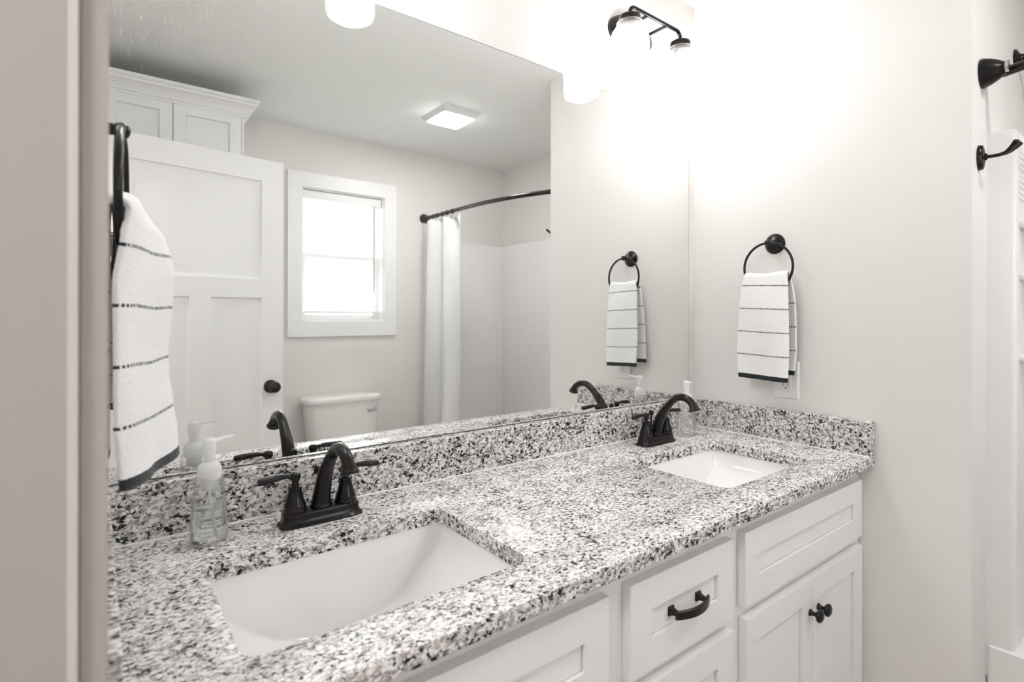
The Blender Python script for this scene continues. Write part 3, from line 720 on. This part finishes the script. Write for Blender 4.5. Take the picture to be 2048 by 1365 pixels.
# ------------------------------------------------------------------ sconces
def sconce(cx, label):
    t = thing('vanity_light', label, 'wall light', (cx, YB, 1.3345), 'two-bulb vanity lights')
    d = -.106; zb = 1.3450; sp = .127
    bm = bmesh.new()
    for a_ in (0,):
        lathe(bm, [(1.0, 0), (1.0, .010), (.94, .017), (.80, .021), (.001, .022)], (cx, YB-.0003, 1.3345), (0, -1, 0), 48, .060, .105)
    obj('wall_plate', bm, BRONZE, t, True, 40)
    bm = bmesh.new()
    for s in (-1, 1): tube(bm, [(cx+s*.048, -.012, zb-.006), (cx+s*.048, d, zb-.006)], .0050, 12)
    r = .022
    path = [(cx-sp, d, 1.314), (cx-sp, d, zb-r)] + [(cx-sp+r-r*math.cos(a), d, zb-r+r*math.sin(a)) for a in [R(x) for x in (20, 40, 60, 80)]] + [(cx-sp+r+.004, d, zb), (cx+sp-r-.004, d, zb)] + [(cx+sp-r+r*math.sin(a), d, zb-r+r*math.cos(a)) for a in [R(x) for x in (10, 30, 50, 70)]] + [(cx+sp, d, zb-r), (cx+sp, d, 1.314)]
    tube(bm, path, .0058, 12, ref=(0, 1, 0)); obj('arm', bm, BRONZE, t, True, 50)
    for s in (-1, 1):
        x = cx+s*sp
        bm = bmesh.new(); lathe(bm, [(.006, 1.318), (.012, 1.3165), (.026, 1.3140), (.0325, 1.3095), (.0335, 1.300), (.0335, 1.2925), (.030, 1.2925), (.0200, 1.2920), (.0195, 1.268), (.0175, 1.262), (.0130, 1.262)], (x, d, 0), n=36)
        sk = obj('socket', bm, BRONZE, t, True, 40)
        bm = bmesh.new(); lathe(bm, [(.0330, 1.2915), (.0400, 1.2900), (.0410, 1.2850), (.0400, 1.281), (.0440, 1.275), (.0530, 1.262), (.0575, 1.247), (.0590, 1.230), (.0590, 1.165), (.0600, 1.150), (.0592, 1.140), (.0570, 1.1345), (.0540, 1.135), (.0535, 1.142), (.0565, 1.160), (.0565, 1.232), (.0545, 1.248), (.0500, 1.260), (.0400, 1.2745)], (x, d, 0), n=48, caps=False)
        sh = obj('glass_shade', bm, SEEDED, t, True, 60)
        bm = bmesh.new(); lathe(bm, [(.0130, 1.262), (.0135, 1.252), (.0190, 1.238), (.0265, 1.222), (.0295, 1.205), (.0280, 1.188), (.0200, 1.174), (.0100, 1.1685), (.0005, 1.168)], (x, d, 0), n=28)
        obj('bulb', bm, BULB, sk, True)
    return t
sconce(1.4600, 'black two-bulb vanity light with glass jars above the farther sink')
sconce(.4170, 'black two-bulb vanity light above the nearer sink, mostly out of frame')

# ------------------------------------------------------------------ ceiling fan light
fx0, fx1, fy0, fy1 = 1.553, 1.793, -1.642, -1.360
fan = thing('ceiling_fan_light', 'white square bathroom fan with a lit lens on the ceiling', 'ceiling light', ((fx0+fx1)/2, (fy0+fy1)/2, ZC))
bm = bmesh.new(); L0 = 0
for k in range(5):
    ix, iy = .004*k, .008*k; z1 = ZC-.0005-.0055*k
    sweep(bm, [rrect(fx0+ix+dx_, fx1-ix-dx_, fy0+iy+dx_, fy1-iy-dx_, .008, zz, 3) for dx_, zz in ((0, z1), (0, z1-.0030), (.0025, z1-.0032), (.0025, z1-.0056))])
obj('grille', bm, PLAS, fan)
bm = bmesh.new(); sweep(bm, [rrect(1.573, 1.773, -1.603, -1.399, .014, ZC-.0285, 5), rrect(1.573, 1.773, -1.603, -1.399, .014, ZC-.0315, 5), rrect(1.576, 1.770, -1.600, -1.402, .012, ZC-.0325, 5)])
obj('lens', bm, LENS, fan)
def area(name, loc, size, sy, power, rot, col=(1, .985, .965)):
    ld = bpy.data.lights.new(name, 'AREA'); ld.shape = 'RECTANGLE'; ld.size = size; ld.size_y = sy; ld.energy = power; ld.color = col
    o = bpy.data.objects.new(name, ld); C.objects.link(o); o.location = loc; o.rotation_euler = rot; return o
# unseen fill lamp added beyond the doorway to brighten the door frame
hl = thing('hall_fill_fixture', 'unseen round fill light added in the hallway outside the door', 'ceiling light', (-.7, -1.2, ZC))
bm = bmesh.new(); lathe(bm, [(.15, 0), (.15, -.02), (.14, -.03)], (-.7, -1.2, ZC-.0005), n=40); obj('base', bm, PLAS, hl, True)
bm = bmesh.new(); lathe(bm, [(.138, -.031), (.125, -.055), (.08, -.07), (.001, -.075)], (-.7, -1.2, ZC), n=40); obj('diffuser', bm, LENS, hl, True)
area('hall_fill_light', (-.7, -1.2, ZC-.085), .25, .25, HALL_W, (0, 0, 0))

# ------------------------------------------------------------------ linen cabinet
CY, CX1 = -1.780, .6405
ln_ = thing('linen_cabinet', 'tall white linen cabinet with crown moulding behind the open door', 'cabinet', (.34, -2.02, ZF))
bm = B((XL+.002, CX1, YW+.002, CY-.0215, ZF+.09, 1.400), (XL+.002, CX1, YW+.002, CY-.08, ZF, ZF+.09)); obj('body', bm, TRIM, ln_)
obj('face_frame', B((XL+.002, XL+.03, CY-.0212, CY-.0008, ZF+.09, 1.40), (CX1-.010, CX1, CY-.0212, CY-.0008, ZF+.09, 1.40), (XL+.03, CX1-.010, CY-.0212, CY-.0008, ZF+.09, ZF+.13)), TRIM, ln_)
for a, b_ in ((XL+.032, .3365), (.3395, .6285)):
    for z0, z1, kz in ((ZF+.135, .30, .25), (.32, 1.404, .38)):
        d = shaker('door', ln_, a, b_, z0, z1, CY, .052, m=TRIM, dirn=-1)
        knob(.318 if a < .2 else .358, CY, kz, d, 1)
prof = [(0, 1.394), (.006, 1.394), (.008, 1.402), (.014, 1.406), (.018, 1.414), (.026, 1.426), (.040, 1.440), (.050, 1.446), (.052, 1.454), (.0585, 1.457), (.0625, 1.462), (.0625, 1.473), (0, 1.473)]
bm = bmesh.new(); sweep(bm, [[Vector((XL+.002, CY+o_, z)) for o_, z in prof], [Vector((CX1+o_, CY+o_, z)) for o_, z in prof], [Vector((CX1+o_, YW+.002, z)) for o_, z in prof]])
obj('crown_moulding', bm, TRIM, ln_, False)

# ------------------------------------------------------------------ toilet
tl = thing('toilet', 'white two-piece toilet below the bathroom window', 'toilet', (1.275, -2.0, ZF))
tx, ty = 1.278, -2.160
def sel(hx, hy, z, cx=tx, cy=ty, k=5, n=48):
    return [Vector((cx+hx*math.copysign(abs(math.cos(a))**(2/k), math.cos(a)), cy+hy*math.copysign(abs(math.sin(a))**(2/k), math.sin(a)), z)) for a in [2*math.pi*j/n for j in range(n)]]
bm = bmesh.new(); sweep(bm, [sel(.185, .080, -.47), sel(.198, .086, -.45), sel(.212, .092, -.30), sel(.225, .097, -.14), sel(.225, .097, -.135)]); obj('tank', bm, PORC_T, tl, True, 50)
bm = bmesh.new(); sweep(bm, [sel(.232, .1015, -.136), sel(.242, .106, -.130), sel(.243, .107, -.115), sel(.240, .105, -.103), sel(.228, .096, -.096), sel(.19, .07, -.093), sel(.05, .02, -.0925)]); obj('tank_lid', bm, PORC_T, tl, True, 50)
bm = bmesh.new(); lathe(bm, [(.012, 0), (.012, .008), (.007, .012)], (tx+.180, ty+.095, -.185), (0, 1, 0), 18); tube(bm, [(tx+.184, ty+.110, -.185), (tx+.150, ty+.112, -.189), (tx+.125, ty+.112, -.191)], [(.007, .004), (.009, .004), (.011, .004)], 12); obj('flush_lever', bm, CHROME, tl, True)
bm = bmesh.new()
def egg(w_, f_, z, b0=-.02):
    out = []
    for j in range(48):
        a = 2*math.pi*j/48; c_, s_ = math.cos(a), math.sin(a)
        out.append(Vector((tx+w_*c_, -1.86+(f_*s_ if s_ > 0 else .20*s_), z)))
    return out
sweep(bm, [egg(.11, .16, ZF+.0005), egg(.105, .16, ZF+.06), egg(.10, .15, ZF+.18), egg(.14, .20, ZF+.28), egg(.178, .265, ZF+.36), egg(.183, .272, ZF+.39), egg(.15, .23, ZF+.392), egg(.13, .20, ZF+.30), egg(.05, .08, ZF+.22)]); box(bm, tx-.10, tx+.10, -2.14, -2.0, ZF+.25, ZF+.392, .01)
obj('bowl', bm, PORC_T, tl, True, 50)
bm = bmesh.new(); sweep(bm, [egg(.183, .275, ZF+.393), egg(.187, .28, ZF+.400), egg(.187, .28, ZF+.418), egg(.180, .27, ZF+.428), egg(.10, .15, ZF+.433)]); obj('seat_lid', bm, PORC_T, tl, True, 50)

# ------------------------------------------------------------------ tub and surround
tb = thing('tub_surround', 'white one-piece bathtub with moulded shower walls in the alcove', 'bathtub', (2.3, -1.54, ZF))
TX0, TH = 1.975, .925
def panel(pts0, pts1): pass
bm = bmesh.new()
# end walls, back wall (moulded shell, rounded rims)
box(bm, TX0, XA-.001, YC-.060, YC+.016, ZF+.3, .905, .012, 4)
box(bm, TX0, XA-.001, YW+.0008, YW+.030, ZF+.3, .950, .010, 4)
box(bm, XA-.030, XA-.001, YW+.025, YC-.055, ZF+.3, .950, .010, 4)
obj('surround_wall', bm, ACRY, tb, True, 30)
bm = bmesh.new()   # moulded ribs and ledges on the near end wall
for k in range(9): box(bm, 2.012, 2.20, YC-.0625, YC-.058, .845-.016*k, .851-.016*k, .0015)
obj('ribbed_panel', bm, ACRY, tb, True, 30)
for z in (.66, .52, .30):
    bm = bmesh.new(); box(bm, 2.012, 2.22, YC-.115, YC-.058, z-.02, z, .006, 3); obj('soap_shelf', bm, ACRY, tb, True, 30)
bm = bmesh.new(); zt_ = ZF+.40
a = lambda i, z: rrect(TX0+i, XA-.002-i*.6, YW+.002+i, YC-.002-i, .06, z, 5)
sweep(bm, [rrect(TX0-.006, XA-.002, YW+.002, YC-.002, .01, ZF+.0005, 5), rrect(TX0-.006, XA-.002, YW+.002, YC-.002, .01, zt_-.01, 5), rrect(TX0+.008, XA-.004, YW+.006, YC-.006, .014, zt_, 5), a(.07, zt_), a(.085, zt_-.02), a(.12, ZF+.12), a(.15, ZF+.09), a(.25, ZF+.088)])
obj('tub', bm, ACRY, tb, True, 40)

# shower arm
sa = thing('shower', 'black shower arm above the tub surround, cut by the frame edge', 'shower arm', (2.317, YC, 1.203))
bm = bmesh.new(); lathe(bm, [(.031, .0003), (.0315, .003), (.027, .007), (.015, .012), (.0115, .020)], (2.317, YC, 1.203), (0, -1, 0), 28); obj('flange', bm, BRONZE, sa, True, 50)
bm = bmesh.new(); tube(bm, catmull([(2.317, YC-.015, 1.203), (2.317, YC-.06, 1.208), (2.317, YC-.11, 1.198), (2.317, YC-.16, 1.155)], 5), .0095, 14); obj('arm', bm, BRONZE, sa, True)
bm = bmesh.new(); lathe(bm, [(.010, 0), (.016, .01), (.014, .022), (.024, .035), (.044, .052), (.046, .060), (.040, .063), (.001, .063)], (2.317, YC-.155, 1.160), (0, -.72, -.70), 28); obj('shower_head', bm, BRONZE, sa, True, 50)

# robe hook
hk = thing('robe_hook', 'black double-prong robe hook on the wall beside the tub', 'hook', (1.889, YC, .822))
bm = bmesh.new(); lathe(bm, [(.0325, .0003), (.0330, .005), (.0305, .0095), (.020, .012), (.010, .0135), (.0075, .018)], (1.889, YC, .820), (0, -1, 0), 32, 1.0, .72); obj('wall_plate', bm, BRONZE, hk, True, 50)
bm = bmesh.new()
tube(bm, catmull([(1.889, YC-.012, .820), (1.889, YC-.030, .819), (1.889, YC-.048, .820), (1.889, YC-.060, .826)], 4), [.0045]*13, 12)
for s in (-1, 1):
    pth = catmull([(1.889, YC-.040, .8195), (1.889+s*.005, YC-.055, .822), (1.889+s*.013, YC-.068, .832), (1.889+s*.020, YC-.078, .843)], 4); k = len(pth)
    tube(bm, pth, [(.0042+.0012*i/(k-1), .0045+.0040*(i/(k-1))) for i in range(k)], 12)
obj('prong', bm, BRONZE, hk, True, 60)

# ------------------------------------------------------------------ shower rod, hooks, curtain
BOW = [(-.81, 1.962), (-.95, 1.925), (-1.10, 1.892), (-1.25, 1.874), (-1.50, 1.866), (-1.76, 1.880), (-2.0, 1.900), (-2.271, 1.916)]
def rodx(y):
    pts = catmull([(x, yy, 0) for yy, x in BOW], 8)
    for a_, b_ in zip(pts, pts[1:]):
        if b_.y <= y <= a_.y: return a_.x+(b_.x-a_.x)*((a_.y-y)/(a_.y-b_.y+1e-9))
    return BOW[-1][1]
def rodz(y): return 1.048+(1.098-1.048)*(-y-.81)/1.461
rod = thing('shower_rod', 'black curved shower curtain rod across the tub alcove', 'curtain rod', (1.93, -1.54, 1.07))
ys = [-.845-(2.271-.845-.030)*i/48 for i in range(49)]
bm = bmesh.new(); tube(bm, [(rodx(y), y, rodz(y)) for y in ys], .0125, 16); obj('rod', bm, BRONZE, rod, True)
for y0, n_, sc in ((YC, -1, 1.12), (YW, 1, 1.0)):
    xx, zz = rodx(y0 if n_ > 0 else -.81), rodz(y0)
    bm = bmesh.new(); ax = Vector((-.25 if n_ < 0 else 0, n_, .02)).normalized()
    lathe(bm, [(.034*sc, .0003), (.035*sc, .004), (.033*sc, .010), (.029*sc, .022), (.022*sc, .036), (.0165*sc, .044), (.0160, .050)], (xx, y0, zz), (0, n_, 0), 32); obj('flange', bm, BRONZE, rod, True, 50)
    bm = bmesh.new(); lathe(bm, [(.0145, .050), (.0145, .057)], (xx-(.010 if n_ < 0 else 0), y0, zz), (0, n_, 0), 24); obj('collar', bm, STEEL, rod, True, 50)

cy0, cy1 = -2.250, -1.715
cu = thing('shower_curtain', 'white waffle-weave shower curtain drawn to the window wall', 'curtain', (1.92, -2.0, 1.04))
bm = bmesh.new(); uvl = bm.loops.layers.uv.new('UVMap'); NU, NV = 150, 60; g = []
def fold(u, zz):
    """u 0..1 from the window wall to the free edge; zz 0 top .. 1 bottom"""
    amp = .034*(.8+.4*zz); y = cy0+(cy1-cy0)*u
    ph = u**1.15*math.pi*2*2.6+.6
    x = rodx(y)-.034*(1-u)+.018*u+amp*math.sin(ph)+.007*math.sin(ph*2.3+1+zz*2)*(1-u*.6)-.015*zz
    y2 = y+.012*math.cos(ph*1.0)*(.5+zz)+(-.035*zz*(1-u)+.035*math.sin(math.pi*min(1, zz*1.2))*u)
    return x, max(YW+.012, y2)
for i in range(NU+1):
    u = i/NU; col = []
    for j in range(NV+1):
        v = j/NV; x, y = fold(u, v); zt2 = rodz(y)-.030-.012*abs(math.sin(u*math.pi*6))
        col.append(bm.verts.new((x, y, zt2-(zt2-(ZF+.06))*v)))
    g.append(col)
for i in range(NU):
    for j in range(NV):
        f = bm.faces.new((g[i][j], g[i+1][j], g[i+1][j+1], g[i][j+1]))
        for lp, (a_, b_) in zip(f.loops, ((i, j), (i+1, j), (i+1, j+1), (i, j+1))): lp[uvl].uv = (a_/NU*1.35, b_/NV*1.85)
o = obj('cloth', bm, CURT, cu, True, 180); md = o.modifiers.new('s', 'SOLIDIFY'); md.thickness = .002
def hook(y, label):
    xx, zz = rodx(y), rodz(y)
    t = thing('curtain_hook', label, 'curtain hook', (xx, y, zz), 'black curtain hooks on the shower rod')
    bm = bmesh.new()
    tube(bm, [(xx+.0145*math.cos(a_), y, zz+.0145*math.sin(a_)) for a_ in [2*math.pi*k/20 for k in range(20)]], .0018, 8, True); obj('hook_ring', bm, BRONZE, t, True)
    bm = bmesh.new(); tube(bm, catmull([(xx-.002, y, zz-.0150), (xx-.010, y, zz-.024), (xx-.012, y+.002, zz-.034), (xx-.006, y, zz-.046), (xx-.018, y, zz-.050), (xx-.024, y, zz-.042)], 4), .0018, 8); obj('hook_arm', bm, BRONZE, t, True)
ORD = ['first curtain hook from the window wall', 'second curtain hook from the window wall', 'third curtain hook from the window wall', 'fourth curtain hook from the window wall', 'fifth curtain hook from the window wall', 'sixth curtain hook, nearest the curtain free edge']
for k, y in enumerate((-2.19, -2.12, -2.06, -1.97, -1.90, -1.82)): hook(y, ORD[k]+', black, on the rod')

# ------------------------------------------------------------------ lift everything so the floor is z = 0
for o in list(C.objects):
    if o.parent is None and o is not cam: o.location.z += Z0
for o in C.objects:
    if '_o' in o: del o['_o']
